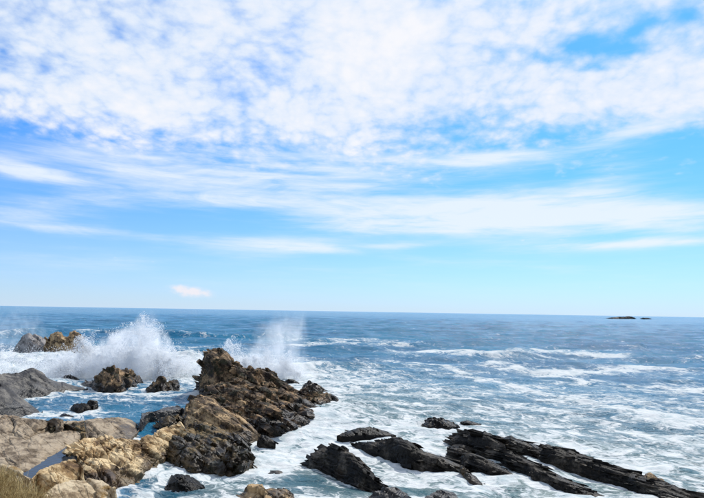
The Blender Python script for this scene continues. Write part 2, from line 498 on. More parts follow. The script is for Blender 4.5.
# ------------------------------------------------------------------ sea
def water_mat():
    m, n, b, pos = new_mat('sea_water')
    fa = n.nodes.new('ShaderNodeAttribute'); fa.attribute_name = 'foam'
    foam = V(n, fa.outputs['Fac'])
    aa = n.nodes.new('ShaderNodeAttribute'); aa.attribute_name = 'aer'
    aer = V(n, aa.outputs['Fac'])
    sp = n.nodes.new('ShaderNodeSeparateXYZ'); n.links.new(pos.s, sp.inputs[0])
    px_, py_ = V(n, sp.outputs[0]), V(n, sp.outputs[1])
    flat = vec(n, px_ * .62 - py_ * .36, px_ * .55 + py_ * .95, 0.0)
    wr = noise(n, flat, .55, 4, .55, color=True)
    fw = vmath(n, 'ADD', flat, vmath(n, 'MULTIPLY', vmath(n, 'SUBTRACT', wr, (.5, .5, .5)), (3.4, 3.4, 0)))
    big = noise(n, fw, .42, 7, .62)
    med = noise(n, fw, 1.7, 6, .65)
    l1 = voronoi(n, fw, .95, 'DISTANCE_TO_EDGE').step(0, .16, 1, 0)
    l2 = voronoi(n, fw, 3.1, 'DISTANCE_TO_EDGE').step(0, .2, 1, 0)
    huge = noise(n, fw, .13, 3, .5)
    pat = (huge - .5) * .8 + (big - .5) * 1.7 + (med - .5) * 1.35 + .31 + l1 * .22 + l2 * .20
    thr = 1.02 - foam
    al = (pat - thr).step(-.13, .27)
    thin = (pat - thr).step(-.40, .10) * .24 * foam.step(.08, .4)
    al = al.max(thin)
    deep = mix(n, noise(n, vec(n, px_ * .4, py_ * 1.0, 0.0), .06, 4, .6).step(.3, .7), (.010, .105, .205), (.022, .170, .285))
    milky = mix(n, big.step(.35, .65), (.085, .155, .16), (.23, .275, .245))
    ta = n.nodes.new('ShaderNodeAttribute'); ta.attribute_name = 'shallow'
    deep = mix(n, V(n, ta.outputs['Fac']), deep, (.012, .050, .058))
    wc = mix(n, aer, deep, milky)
    fcol = mix(n, med.step(.35, .6), (.40, .46, .47), (.60, .61, .60))
    put(n, mix(n, al, wc, fcol), b.inputs['Base Color'])
    put(n, al * .5 + .16 + aer * .1, b.inputs['Roughness'])
    b.inputs['IOR'].default_value = 1.33
    put(n, al * -.08 + .13, b.inputs['Specular IOR Level'])
    # ripples fine to coarse; foam is lumpy
    r1 = noise(n, vec(n, px_, py_ * 1.5, 0.0), 2.6, 5, .6, .4)
    r2 = noise(n, vec(n, px_ * .6, py_ * 1.4, 5.0), .55, 4, .6, .3)
    b1 = bump(n, r2, 1.0, .75 - al * .5)
    b2 = bump(n, r1, .22, .8 - al * .55, b1)
    b3 = bump(n, al * .6 + noise(n, fw, 7.0, 4, .6) * .5, .08, al * .8, b2)
    n.links.new(b3.s, b.inputs['Normal'])
    return m
M_SEA = water_mat()

FX = np.array([-40, 0, 100, 200, 260, 320, 400, 500, 600, 704, 760.])
FY = np.array([300, 325, 345, 355, 370, 385, 405, 425, 445, 465, 498, 520.])
FT = np.array([
    [0, 0, 0, 0, 0, 0, 0, 0, 0, 0, 0],
    [0, 0, 0, 0, 0, 0, 0, 0, 0, 0, 0],
    [.2, .2, .2, .15, .12, .12, .1, .1, .1, .1, .1],
    [.9, .9, .95, .7, .3, .2, .2, .22, .22, .18, .18],
    [1.1, 1.1, 1.1, 1.1, .95, .55, .38, .32, .28, .26, .26],
    [.6, .6, .5, .5, .75, .78, .58, .42, .36, .36, .36],
    [.35, .35, .42, .38, .8, .86, .78, .62, .52, .50, .5],
    [.35, .35, .32, .3, .85, .92, .9, .76, .66, .62, .62],
    [.2, .2, .2, .3, .85, .9, .92, .86, .76, .68, .68],
    [.2, .2, .3, .55, .68, .58, .76, .86, .82, .76, .76],
    [.2, .2, .5, .58, .5, .46, .68, .82, .82, .78, .78],
    [.2, .2, .5, .58, .5, .46, .68, .82, .82, .78, .78]])

STROKES = [  # foam lines: points, half-thickness in photo rows, strength
    ([(-10, 337), (40, 335), (80, 331.5), (130, 333.5), (205, 337)], 1.6, .75),
    ([(290, 346), (330, 343.5), (400, 345)], 2.2, .5),
    ([(300, 340), (390, 341)], 1.2, .3),
    ([(395, 354), (450, 352.5), (500, 355), (560, 352), (625, 356)], 2.2, .62),
    ([(560, 372), (640, 371), (720, 369)], 2.4, .55),
    ([(470, 352), (520, 350), (560, 350)], 1.5, .3),
    ([(380, 362), (440, 366), (500, 380)], 2.4, .4),
    ([(500, 366), (545, 370), (592, 383)], 2.2, .5),
    ([(520, 387), (580, 398), (640, 417), (704, 424)], 3.2, .35),
    ([(640, 384), (704, 392)], 2.0, .25),
    ([(225, 372), (260, 376), (300, 372)], 4, .6),
    ([(60, 416), (95, 416)], 2.0, .6),
    ([(90, 393), (140, 396), (200, 398)], 1.6, .35),
    ([(80, 399), (130, 404)], 1.2, .25),
    ([(145, 495), (165, 478), (180, 471), (230, 476), (262, 462), (275, 440), (300, 425)], 6, .42),
    ([(300, 452), (340, 436)], 5, .25), ([(255, 475), (300, 468)], 3.5, .3),
]
DARKS = [((300, 482), 22, 13, .5), ((268, 462), 10, 7, .35), ((345, 492), 26, 6, .35), ((205, 492), 30, 5, .3), ((130, 410), 45, 5, .25), ((140, 428), 22, 9, .4),
         ((500, 478), 20, 3, .2), ((690, 455), 25, 5, .2), ((420, 492), 25, 5, .3), ((530, 490), 25, 5, .2)]

FT[6:, 4:] *= .88
def interp2(px, py):
    ix = np.clip(np.searchsorted(FX, px) - 1, 0, len(FX) - 2); iy = np.clip(np.searchsorted(FY, py) - 1, 0, len(FY) - 2)
    tx = np.clip((px - FX[ix]) / (FX[ix + 1] - FX[ix]), 0, 1); ty = np.clip((py - FY[iy]) / (FY[iy + 1] - FY[iy]), 0, 1)
    return (FT[iy, ix] * (1 - tx) + FT[iy, ix + 1] * tx) * (1 - ty) + (FT[iy + 1, ix] * (1 - tx) + FT[iy + 1, ix + 1] * tx) * ty

def seg_d(px, py, a, b, asp=1.0):
    ax, ay = a; bx, by = b
    vx, vy = bx - ax, by - ay
    t = np.clip(((px - ax) * vx + (py - ay) * vy) / (vx * vx + vy * vy + 1e-9), 0, 1)
    return px - (ax + t * vx), py - (ay + t * vy)

def build_sea():
    rs = [7.5]
    while rs[-1] < 45000:
        r = rs[-1]
        rs.append(r + max(.08, min(.0038 * r * max(1, (r / 60) ** .45), .06 * r)))
    rs = np.array(rs)
    th = np.radians(np.linspace(-54, 54, 560))
    RR, TT = np.meshgrid(rs, th, indexing='ij')
    X, Y = RR * np.sin(TT), RR * np.cos(TT)
    nr, ntn = X.shape
    x, y, r = X.ravel(), Y.ravel(), RR.ravel()
    dr = np.repeat(np.gradient(rs), ntn)
    dr = np.maximum(dr, r * math.radians(108 / 560))
    P = np.stack([x, y, np.zeros_like(x)], 1)
    px, py = project(P)
    n1 = fbm(P * np.array([.12, .2, 1]), 4, 11)
    n2 = fbm(P * np.array([.5, .7, 1]), 4, 21)
    wob = fbm(P * np.array([.05, .05, 1]), 3, 31)
    pj, qj = px + 10 * wob, py + 1.6 * n1 * np.clip((py - 315) / 60, .25, 2.0)
    foam = interp2(pj, qj)
    for pts, hw, s in STROKES:
        g = 0
        for a, b in zip(pts[:-1], pts[1:]):
            ddx, ddy = seg_d(pj, qj, a, b)
            g = np.maximum(g, np.exp(-(ddx / 14) ** 2 - (ddy / hw) ** 2))
        foam = foam + (s + .14) * g * (.85 + .4 * np.clip(n2, -1, 1))
    for (cx, cy), rx, ry, s in DARKS:
        foam = foam - s * np.exp(-((pj - cx) / rx) ** 2 - ((qj - cy) / ry) ** 2)
    foam = foam + .10 * n1 * (foam > .05)
    kd = KDTree(len(FEET))
    for i, p in enumerate(FEET): kd.insert((p[0], p[1], 0), i)
    kd.balance()
    near = np.nonzero((r < 60) & (np.abs(TT.ravel()) < .75))[0]
    dist = np.array([kd.find((x[i], y[i], 0))[2] for i in near])
    foam[near] += .40 * np.exp(-(dist / (.26 + .2 * n2[near])) ** 2)
    foam = np.where(py < 322, 0, np.clip(foam, 0, 1.25))
    aer = np.clip((interp2(px, py) - .26) * 1.6, 0, .9) * np.clip((py - 340) / 60, 0, 1) * np.clip((px - 175) / 40, 0, 1)
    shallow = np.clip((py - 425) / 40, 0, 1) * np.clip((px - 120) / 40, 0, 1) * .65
    # swell and chop
    z = np.zeros_like(x)
    rng = np.random.RandomState(5)
    shore = np.clip((r - 30) / 60, .28, 1.0)
    for i in range(46):
        lam = math.exp(rng.uniform(math.log(1.3), math.log(26)))
        ang = math.radians(rng.normal(8, 26))
        kx, ky = math.sin(ang), -math.cos(ang)
        A = .0075 * lam ** .92
        ph = 2 * math.pi / lam * (kx * x + ky * y) + rng.uniform(0, 6.28) + .8 * wob
        fade = np.clip((lam / (dr * 2.2) - .6), 0, 1)
        s = np.sin(ph)
        z += A * fade * shore * (s + .28 * np.cos(2 * ph))
    far = np.clip(1 - (r - 300) / 1200, .12, 1)
    z *= far
    churn = np.clip(foam * 1.3, 0, 1) * np.clip(1 - (r - 60) / 40, 0, 1)
    z += churn * (.13 * n2 + .05 * fbm(P * 1.9, 3, 41))
    # breaking ridges
    def ridge(pts, hgt, back, frontw, nz=.4):
        w = [at(*p)[:2] for p in pts]
        g = np.full(len(x), 1e9); sd_ = np.zeros(len(x))
        for a, b in zip(w[:-1], w[1:]):
            ex, ey = seg_d(x, y, a, b)
            dd = np.hypot(ex, ey); m = dd < g
            g = np.where(m, dd, g); sd_ = np.where(m, np.sign(ey), sd_)
        wd = np.where(sd_ > 0, back, frontw)
        return hgt * np.exp(-(g / wd) ** 2) * (1 + nz * n1)
    z += ridge([(-30, 338), (40, 336.5), (90, 334), (140, 335.5), (210, 338.5), (290, 339)], 1.15, 5, 1.6)
    z += ridge([(300, 371), (330, 368), (365, 368)], .55, 2.2, .8)
    z += ridge([(100, 351), (190, 353)], .5, 3, 1.5)
    z += ridge([(420, 346), (520, 343), (640, 347)], .5, 5, 2.0)
    z += ridge([(380, 331), (470, 329), (560, 333)], .6, 8, 3.0)
    surf = np.clip(1 - np.abs(py - 364) / 13, 0, 1) * np.clip(1 - (px - 200) / 30, 0, 1) * np.clip((60 + px) / 30, 0, 1)
    z += surf * (.55 + .5 * n2 + .25 * n1)
    z = np.where(r < 60, z, z)
    P[:, 2] = z
    idx = np.arange(nr * ntn).reshape(nr, ntn)
    q = np.stack([idx[:-1, :-1], idx[1:, :-1], idx[1:, 1:], idx[:-1, 1:]], -1).reshape(-1, 4)
    o = mesh_obj('sea', P, q[:, ::-1], M_SEA, smooth=True)
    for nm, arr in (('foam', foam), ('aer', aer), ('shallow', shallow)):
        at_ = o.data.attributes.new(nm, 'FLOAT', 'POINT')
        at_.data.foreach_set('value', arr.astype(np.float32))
    tag(o, 'blue sea with streaks of white foam reaching the horizon', 'sea', kind='structure')
    return o
# ------------------------------------------------------------------ ground: bank under the viewer, shelf floor and sea bed
def ground_z(x, y):
    P = np.stack([x * .5, y * .5, 0 * x], 1)
    n = fbm(P, 4, 77)
    bank = np.interp(y, [-40, 1, 3, 8, 13, 16, 20, 26], [5.6, 5.0, 4.6, 2.6, 1.0, -.4, -1.4, -1.8])
    left = 1 / (1 + np.exp((x + 8.6 + .30 * (y - 14)) / .4))
    shelf = np.interp(y, [-40, 1, 5, 9, 12.0, 14.5, 17, 22, 25, 28, 31, 40], [5.6, 5.0, 4.2, 3.0, 2.0, 1.25, .75, .45, .2, -.4, -1.4, -1.8])
    z = bank * (1 - left) + np.maximum(shelf, bank) * left
    return z + .12 * n

def build_ground():
    xs = np.concatenate([np.linspace(-120, -32, 30), np.linspace(-31, 24, 190), np.linspace(26, 120, 30)])
    ys = np.concatenate([np.linspace(-40, 0, 20), np.linspace(.3, 34, 150), np.linspace(38, 160, 20)])
    X, Y = np.meshgrid(xs, ys, indexing='ij')
    P = np.stack([X.ravel(), Y.ravel(), ground_z(X.ravel(), Y.ravel())], 1)
    idx = np.arange(P.shape[0]).reshape(X.shape)
    q = np.stack([idx[:-1, :-1], idx[1:, :-1], idx[1:, 1:], idx[:-1, 1:]], -1).reshape(-1, 4)
    m, n, b, pos = new_mat('earth_and_sand')
    v = noise(n, pos, 1.4, 7, .65)
    put(n, mix(n, v.step(.35, .65), (.13, .085, .04), (.33, .25, .13)), b.inputs['Base Color'])
    b.inputs['Roughness'].default_value = .9
    n.links.new(bump(n, noise(n, pos, 6, 6, .65), .12, 1.0).s, b.inputs['Normal'])
    o = mesh_obj('ground', P, q, m, smooth=True)
    tag(o, 'earth bank and rocky sea bed along the shore', 'ground', kind='structure')
build_ground()

# ------------------------------------------------------------------ rock shelf, lower left
t = empty('rock_shelf', at(60, 470, 0.0), 'pale grey and golden rock shelf beside the dry grass', 'rock shelf')
tag(rock('slab', [(-70, 406, 455), (-20, 411, 450), (0, 413, 446), (14, 414, 445), (26, 416, 443), (36, 417, 440), (46, 418.5, 434), (56, 421, 429), (61, 424, 427)], M_GREY, t, h=1.15, zb=.62, crk=2.5, prof=SHELF, amp=.75, smooth=True, soft=.25), 'grey rounded slab behind a dark crevice')
tag(rock('slab', [(50, 424, 440), (58, 420, 440), (75, 419.5, 443), (95, 417.5, 444), (112, 416, 444, .5), (124, 416.5, 442, .36), (131, 419, 439, .22), (136, 423, 434, .08)], M_GREY, t, h=.6, zb=.05, crk=2.5, prof=SHELF, amp=.75, smooth=True, soft=.25), 'low grey slab by the blue pool')
tag(rock('slab', [(-90, 432, 485), (-30, 434, 476), (0, 434, 468), (16, 437, 476), (26, 440, 475), (38, 434, 468), (50, 431, 459.5), (64, 430, 450), (78, 430.5, 441), (86, 434, 438)], M_GREY, t, h=.85, zb=.62, crk=2.5, prof=SHELF, amp=.75, smooth=True, soft=.3), 'broad pale grey slab with thin cracks')
tag(rock('block', [(70, 451, 466), (75, 445, 478), (82, 438.5, 488), (95, 436, 496), (110, 436, 498), (125, 437.5, 490), (140, 437, 482), (152, 434, 471), (164, 430, 462), (176, 427, 452), (181, 430, 444)], M_GOLD, t, h=.85, zb=.0, prof=[(-.03, -1), (0, 0), (.06, .3), (.16, .5), (.30, .68), (.5, .84), (.75, .96), (1.0, 1.0), (1.08, .6), (1.14, 0), (1.16, -1)], amp=.6, crk=2.0, plates=.8, psize=.75), 'golden yellow cracked rock block')
tag(rock('boulder', [(32, 480, 488), (40, 471, 494), (52, 465, 498), (64, 461, 497), (74, 460, 490), (82, 466, 482)], M_GOLD, t, h=1.35, zb=.8, prof=SHELF, amp=.5), 'tan boulder at the edge of the small pool')
tag(rock('slab', [(44, 492, 515), (56, 482, 520), (70, 477, 522), (88, 476, 520), (102, 480, 514), (114, 489, 505)], M_CREAM, t, h=1.3, zb=.8, prof=SHELF, amp=.5), 'cream slab below the golden block')
tag(rock('slab', [(-40, 466, 500), (-12, 464, 500), (8, 465, 500), (20, 470, 500), (30, 478, 500)], M_CREAM, t, h=1.75, zb=1.2, prof=SHELF, amp=.5), 'cream slab under the grass')
rock('block', [(52, 429, 437), (57, 422, 438), (66, 424, 437), (74, 427, 435), (85, 430, 433)], M_WEED, t, h=1.0, zb=.2, prof=SLAB, amp=.7)

def pool(name, pix, z, label):
    W = np.array([at(a, b, z) for a, b in pix])
    c0 = W.mean(0)
    me = bpy.data.meshes.new(name)
    n = len(W)
    me.from_pydata([tuple(w - c0) for w in W] + [tuple(w - c0 - np.array([0, 0, .25])) for w in W], [], [list(range(n))] + [[i, i + n, (i + 1) % n + n, (i + 1) % n] for i in range(n)])
    m, nn, b, pos = new_mat('pool_water')
    b.inputs['Base Color'].default_value = (.020, .026, .034, 1)
    b.inputs['Roughness'].default_value = .14
    b.inputs['Specular IOR Level'].default_value = .3
    b.inputs['IOR'].default_value = 1.33
    nn.links.new(bump(nn, noise(nn, pos, 5, 3, .5), .03, .4).s, b.inputs['Normal'])
    me.materials.append(m)
    o = bpy.data.objects.new(name, me); o.location = c0; col.objects.link(o)
    tag(o, label, 'tide pool', kind='structure')
pool('tide_pool', [(14, 484), (26, 466), (45, 458), (62, 448), (70, 443), (78, 444), (80, 452), (72, 468), (60, 484), (36, 490)], .66, 'narrow dark blue tide pool between grey slab and golden rock')

# ------------------------------------------------------------------ main outcrop
t = empty('rock_outcrop', at(240, 440), 'large brown craggy outcrop with a jagged peak and spray behind it', 'rock outcrop')
tag(rock('crag', [(197, 390, 393), (200, 378, 396), (203, 362, 398), (205, 352, 400), (209, 351, 401), (212, 349.5, 402), (217, 350, 402), (221, 348, 402), (225, 351, 402), (230, 357, 402), (235, 362, 402), (244, 370, 402)], M_BROWN, t, depth=2.2, prof=CLIFF, amp=.7, psize=1.5), 'dark jagged peak')
tag(rock('ridge', [(226, 362, 404), (231, 361, 405), (237, 360, 406), (244, 362, 406), (252, 364.5, 406), (262, 368, 406), (267, 371.5, 406), (271, 368.5, 406), (275, 373, 406), (281, 379.5, 406), (290, 384.5, 406), (299, 391, 405), (304, 397, 404)], M_BROWN, t, depth=3.0, amp=1.25, psize=1.5), 'stepped brown ridge')
tag(rock('ledge', [(192, 405, 413, .25), (198, 396, 417, .8), (206, 389, 421, 1.15), (218, 385, 425, 1.35), (232, 382, 429, 1.5), (246, 381, 431, 1.5), (258, 385, 432, 1.4), (270, 388.5, 432, 1.2), (282, 391, 431, 1.0), (294, 394, 429, .8), (306, 398, 424, .6), (316, 403, 417, .35), (322, 409, 413, .15)], M_BROWN, t, h=1.2, prof=STEP, amp=1.1, psize=1.5), 'broad brown ledge')
tag(rock('slab', [(183, 413, 430, .3), (188, 402, 434, .85), (195, 397, 437, 1.15), (205, 395, 440, 1.3), (214, 397.5, 442, 1.25), (222, 404, 443, 1.05), (232, 412, 443, .8), (243, 419.5, 442, .6), (251, 425.5, 439, .4), (257, 431, 436, .15)], M_TAN, t, h=1.0, prof=SHELF, amp=.7, psize=1.4), 'smooth tan slab')
tag(rock('block', [(234, 402, 419, .7), (240, 393, 424, 1.15), (248, 391, 428, 1.25), (256, 394, 430, 1.1), (264, 399, 430, .9), (272, 405, 429, .7), (280, 412, 427, .45)], M_TAN, t, h=1.0, prof=STEP, amp=.7, psize=1.1), 'tan block on the ledge')
tag(rock('ledge', [(144, 444, 447, .1), (152, 438, 453, .4), (163, 434, 459, .6), (175, 429, 464, .7), (187, 426, 467, .75), (200, 424, 470, .8), (212, 425, 472, .8), (224, 428, 473, .75), (234, 432, 472, .65), (243, 438, 468, .5), (249, 447, 463, .3), (253, 454, 458, .1)], M_WEED, t, h=.7, prof=STEP, amp=1.05, psize=1.0), 'dark ledge shaggy with seaweed')
tag(rock('boulder', [(175, 462, 466), (179, 453, 468), (186, 449, 470), (194, 451, 471), (201, 456, 470), (206, 463, 468)], M_WEED, t, depth=.9, amp=.9), 'dark weedy boulder')
rock('block', [(222, 456, 468), (226, 446, 473), (232, 441, 475), (239, 443, 474), (245, 450, 471), (250, 458, 465)], M_WEED, t, depth=.8, amp=.9)
rock('slab', [(141, 419.5, 420.5), (148, 414, 420.5), (158, 409, 420), (168, 405.5, 419), (177, 405.5, 418), (183, 408, 416)], M_WETGREY, t, h=.5, zb=0, prof=SLAB, amp=.6)
rock('block', [(158, 424, 427), (161, 418, 431), (167, 415, 432), (174, 414, 431), (179, 413, 428), (181, 416, 423)], M_WEED, t, depth=.7, amp=.8)

# ------------------------------------------------------------------ separate rocks
def loner(cols, mat, label, depth=1.2, **k):
    if k.get('name') == 'boulder': k.setdefault('plates', .5)
    k.setdefault('cat', 'rock')
    return rock(k.pop('name', 'rock'), cols, mat, None, depth=depth, label=label, **k)
loner([(14, 349, 351), (18, 341, 353), (22, 335.5, 354), (28, 333, 355), (35, 334.5, 355), (42, 338, 355), (49, 342, 355), (56, 347, 354)], M_FARGREY, 'pale grey rounded rock standing in the white surf beside a brown block', 2.2, name='sea_rock', size=1.6, amp=.8, soft=.4)
loner([(44, 350, 355), (47, 340, 356), (51, 335, 357), (57, 332, 357.5), (63, 334.5, 357.5), (67, 336, 357.5), (70, 332.5, 357.5), (74, 331.5, 357.5), (79, 333, 357.5), (81, 340, 357.5), (85, 344, 357), (88, 351, 356)], M_TAN, 'tall blocky brown rock with a square knob standing in the surf', 1.8, name='sea_rock', size=1.3, amp=.9, prof=CLIFF, plates=.4)
loner([(-60, 384, 420), (-20, 377, 412), (0, 373.5, 406), (14, 373.5, 403), (22, 371.5, 401), (27, 369.5, 400), (33, 369, 399.5), (39, 371.5, 398), (46, 376, 396.5), (54, 379.5, 394.5), (66, 383, 391.5), (76, 386, 390), (84, 388, 389.3)], M_WETGREY, 'broad dark wet rock with a humped top sloping into the cove', 3.2, name='sea_rock', amp=.7, soft=.5)
loner([(-60, 396, 430), (-10, 389, 424), (4, 386, 421), (12, 389, 419), (20, 396, 417), (30, 404, 415), (38, 410, 413)], M_WETGREY, 'low wet grey rock sloping down behind the pale shelf', 1.6, name='sea_rock', amp=.45, soft=.7)
loner([(90, 384, 386.5), (95, 377.5, 390), (103, 371.5, 392), (110, 368.5, 393), (118, 367.5, 392.5), (125, 370, 391), (133, 372, 387), (139, 375.5, 384), (142, 379.5, 382)], M_BROWN, 'brown wedge-shaped boulder under the tall burst of spray', 1.6, name='boulder', amp=1.1)
loner([(81, 383.5, 384.5), (85, 380.5, 386), (91, 380.5, 386.5), (96, 383, 386)], M_FARGREY, 'small grey stone tucked against the wedge-shaped boulder', .6, size=.6)
loner([(62, 377.5, 378.5), (66, 374.3, 379.7), (72, 374.5, 380), (78, 378, 379.6)], M_BLACK, 'tiny dark rock poking out of the white surf', .5, size=.6)
loner([(145, 389.5, 391), (148, 385, 393.3), (154, 379.5, 394.3), (161, 378, 394.5), (168, 380, 394), (176, 379.8, 393), (178.5, 384, 392), (179.5, 389, 390.5)], M_BROWN, 'dark brown boulder in the water beside the jagged peak', 1.2, name='boulder', amp=.9, size=.8)
loner([(71, 408, 410), (74, 404, 411.5), (80, 403, 412), (87, 402.5, 411.8), (93, 400, 411), (97, 401, 410), (99, 406.5, 408.8)], M_BLACK, 'small black rock in the blue cove water', .8, size=.6)
loner([(58, 416.5, 417.6), (63, 413.8, 418), (69, 414, 418), (74, 416.3, 417.6)], M_BLACK, 'tiny black rock at the back edge of the pale shelf', .5, size=.5)
loner([(302, 387, 390), (305, 383, 391.5), (310, 382, 391.8), (317, 384.3, 391.6), (323, 388, 391.4), (327, 390.5, 391.3)], M_BROWN, 'small brown rock off the end of the big outcrop', .9, amp=.8, size=.6)
loner([(297, 398, 403), (300, 393, 405), (306, 389.8, 407), (314, 390, 408), (322, 391.5, 407.3), (330, 394, 405), (336, 397, 402.5), (340, 399.8, 400.8)], M_BROWN, 'brown tapering rock lying against the end of the big outcrop', 1.2, size=.8)
loner([(284, 381.5, 382.4), (288, 379.3, 383), (294, 379.5, 383.2), (298, 381.8, 382.8)], M_BLACK, 'little black rock in foam behind the big outcrop', .5, size=.5)
loner([(273, 387, 388), (277, 384, 389), (284, 384.5, 389), (288, 387.5, 388.6)], M_BLACK, 'little black rock awash at the foot of the stepped ridge', .5, size=.5)
loner([(259, 439, 441), (262, 435.5, 442), (267, 436.5, 442.3), (273, 440.3, 442)], M_BLACK, 'tiny black rock in foam below the broad ledge', .4, size=.5)
loner([(168, 485, 488), (172, 478, 490), (178, 474.3, 491.5), (185, 475.5, 492), (193, 479, 491), (200, 483.5, 488), (203, 486.5, 487.5)], M_BLACK, 'dark reddish wet boulder ringed by foam below the golden block', .8, name='boulder', size=.7)
loner([(234, 499, 505), (240, 493, 509), (250, 489.3, 512), (262, 488, 514), (276, 488.5, 514), (287, 489, 512), (293, 496, 507), (297, 503, 505)], M_TAN, 'mottled tan and black rock cut by the bottom edge', .9, size=.7)
loner([(267, 475.7, 477), (272, 472.5, 478.5), (279, 471.8, 479), (286, 475.5, 478.5)], M_WEED, 'low weedy rock awash in swirling foam', .5, size=.5)
loner([(309, 457, 462), (313, 452, 465.5), (319, 448, 468), (327, 446, 471), (335, 444.6, 475), (343, 446.5, 479), (352, 451, 484), (362, 459.5, 488.5), (371, 470, 490), (378, 479.5, 490), (385, 486.5, 488.5)], M_BLACK, 'black slab with a long sloping back leaning into the foam', .9, name='rock_slab', prof=CLIFF, amp=.42, size=.8, plen=1.8, twist=.06)
loner([(340, 434.5, 436), (346, 432, 436.5), (353, 429.5, 436.5), (361, 427.3, 436), (369, 427, 435.5), (378, 429.3, 435.5), (387, 432, 435.3), (393, 434.2, 435.2)], M_BLACK, 'thin low black slab lying behind a longer black ridge', .7, name='rock_slab', size=.6, amp=.35, plen=1.8, twist=.05)
t = empty('rock_ridge', at(420, 470), 'long low black ridge of rock with a stubby weedy tail block', 'rock ridge')
rock('slab', [(356, 443.5, 445.5), (361, 442, 448.5), (370, 442, 451.5), (379, 441, 454), (387, 439, 457), (394, 437.5, 460), (401, 438.5, 464), (408, 441, 467.5), (418, 447.5, 469.5), (427, 450.5, 470.5), (437, 453.5, 471), (449, 458.5, 471.5), (460, 464.5, 472), (468, 470, 473)], M_BLACK, t, depth=1.0, amp=.42, size=.8, prof=CLIFF, plen=1.8, twist=.06, plates=1.3)
tag(rock('block', [(459, 467, 472), (463, 465, 478), (469, 470.5, 484), (475, 476.5, 486.5), (482, 483.5, 486)], M_WEED, t, depth=.6, size=.6, prof=CLIFF), 'weedy tail block')
loner([(424, 423, 425), (428, 418.8, 427), (434, 417, 428), (441, 417.8, 428.5), (449, 420.8, 428), (457, 425.2, 426.8)], M_BLACK, 'lone dark oval rock in open foam behind the slanting slabs', .9, size=.6)
loner([(462, 421.8, 422.8), (467, 420.8, 424), (473, 422, 425), (481, 425, 425.8)], M_BLACK, 'sliver of black rock barely showing beside the lone oval rock', .4, size=.4)
loner([(368, 499, 503), (375, 493, 506), (384, 490, 509), (396, 490, 509), (406, 493.5, 507), (412, 500, 503)], M_WETGREY, 'low grey wet rock awash in front of the black ridge', .6, size=.6)
loner([(424, 499, 502), (432, 494, 504), (442, 492, 506), (452, 494.5, 504), (460, 500, 502.5)], M_WETGREY, 'half-sunk grey rock in foam before the slanting slabs', .6, size=.6)

# ------------------------------------------------------------------ slanting slab outcrop, lower right
t = empty('slab_outcrop', at(560, 475), 'long black outcrop of parallel slanting rock slabs washed by foam', 'rock outcrop')
kw = dict(prof=CLIFF, amp=.32, size=.7, plen=2.2, twist=.045, plates=1.5)
rock('slab', [(450, 439.5, 442), (454, 436, 444), (460, 433.5, 446), (467, 432.5, 448), (469, 431.2, 449), (475, 432.8, 451), (477, 430.5, 452), (482, 432, 454), (484, 429.8, 455), (491, 433, 458), (498, 437, 460), (505, 442, 462)], M_BLACK, t, depth=.9, **kw)
rock('slab', [(476, 438, 448), (484, 439.5, 453), (494, 443, 458), (506, 448.5, 465), (520, 455.5, 473), (535, 463, 481), (550, 470.5, 487), (565, 477.5, 493), (585, 487, 502), (605, 496.5, 511), (630, 508, 520), (660, 522, 532)], M_BLACK, t, depth=.7, **kw)
rock('slab', [(491, 437, 443), (497, 435.8, 446), (504, 437.5, 448), (511, 435.5, 450), (516, 438.5, 451), (523, 439.5, 452), (532, 443.3, 453), (541, 447.5, 453), (548, 451, 454)], M_BLACK, t, depth=.8, **kw)
rock('slab', [(537, 450, 455), (541, 445.5, 459), (547, 443, 461), (553, 445.5, 463), (560, 446, 465), (566, 449, 467), (569, 447.7, 468), (578, 452, 470.5), (590, 456.5, 474.5), (609, 463.3, 481), (627, 469, 487), (644, 474.5, 496), (660, 479, 505), (675, 485, 511), (689, 491.5, 516.5), (698, 498, 520), (720, 510, 526), (745, 522, 530)], M_BLACK, t, depth=.9, **kw)
rock('slab', [(458, 458.5, 460), (461, 454, 464), (466, 451.7, 468), (474, 454, 472), (483, 457, 474.5), (492, 461.5, 476), (501, 466.5, 476.5), (509, 471.5, 476.5), (516, 475.5, 477)], M_BLACK, t, depth=.6, **kw)
rock('slab', [(450, 447.5, 449), (455, 445, 450.5), (463, 443.5, 451.5), (472, 444.5, 451.5), (480, 448.5, 451)], M_BLACK, t, depth=.8, **kw)
rock('slab', [(486, 449, 453), (494, 450.5, 457), (504, 455, 463), (514, 460.5, 468), (524, 466.5, 472), (532, 471, 474)], M_BLACK, t, depth=.5, **kw)
rock('slab', [(505, 459, 463), (515, 462, 470), (528, 469, 477), (540, 476, 482), (548, 480.5, 484)], M_BLACK, t, depth=.4, **kw)
tag(rock('knob', [(643, 478, 481), (646, 474, 482), (650, 472.6, 484), (654, 475, 486), (657, 478.5, 488), (662, 478.5, 489), (666, 482, 490), (669, 486, 489)], M_TAN, t, depth=.4, zb=.35, amp=.7, size=.35), 'brown crumbly knob on the crest')

build_sea()

# ------------------------------------------------------------------ far islets
loner([(606, 318.2, 318.6), (613, 317.2, 318.9), (619, 316.8, 319), (624, 316.9, 319), (629, 316.2, 319), (632, 316.8, 319), (634, 318.2, 318.9)], M_BLACK, 'long dark rocky islet far out on the horizon', 16, name='islet', cat='islet', size=5, amp=.5, under=4, plates=.25, res=1.0)
loner([(641, 318.5, 319.0), (644, 317.7, 319.3), (647, 317.8, 319.3), (651, 318.7, 319.2)], M_BLACK, 'small dark islet just beside the long islet on the horizon', 12, name='islet', cat='islet', size=4, amp=.4, under=4, plates=.25, res=1.0)

# ------------------------------------------------------------------ dry grass on the bank
def grass_spot(rng):
    a = rng.uniform(-45, 46)
    return a, rng.uniform(472 + max(0, a) * .65, 545)

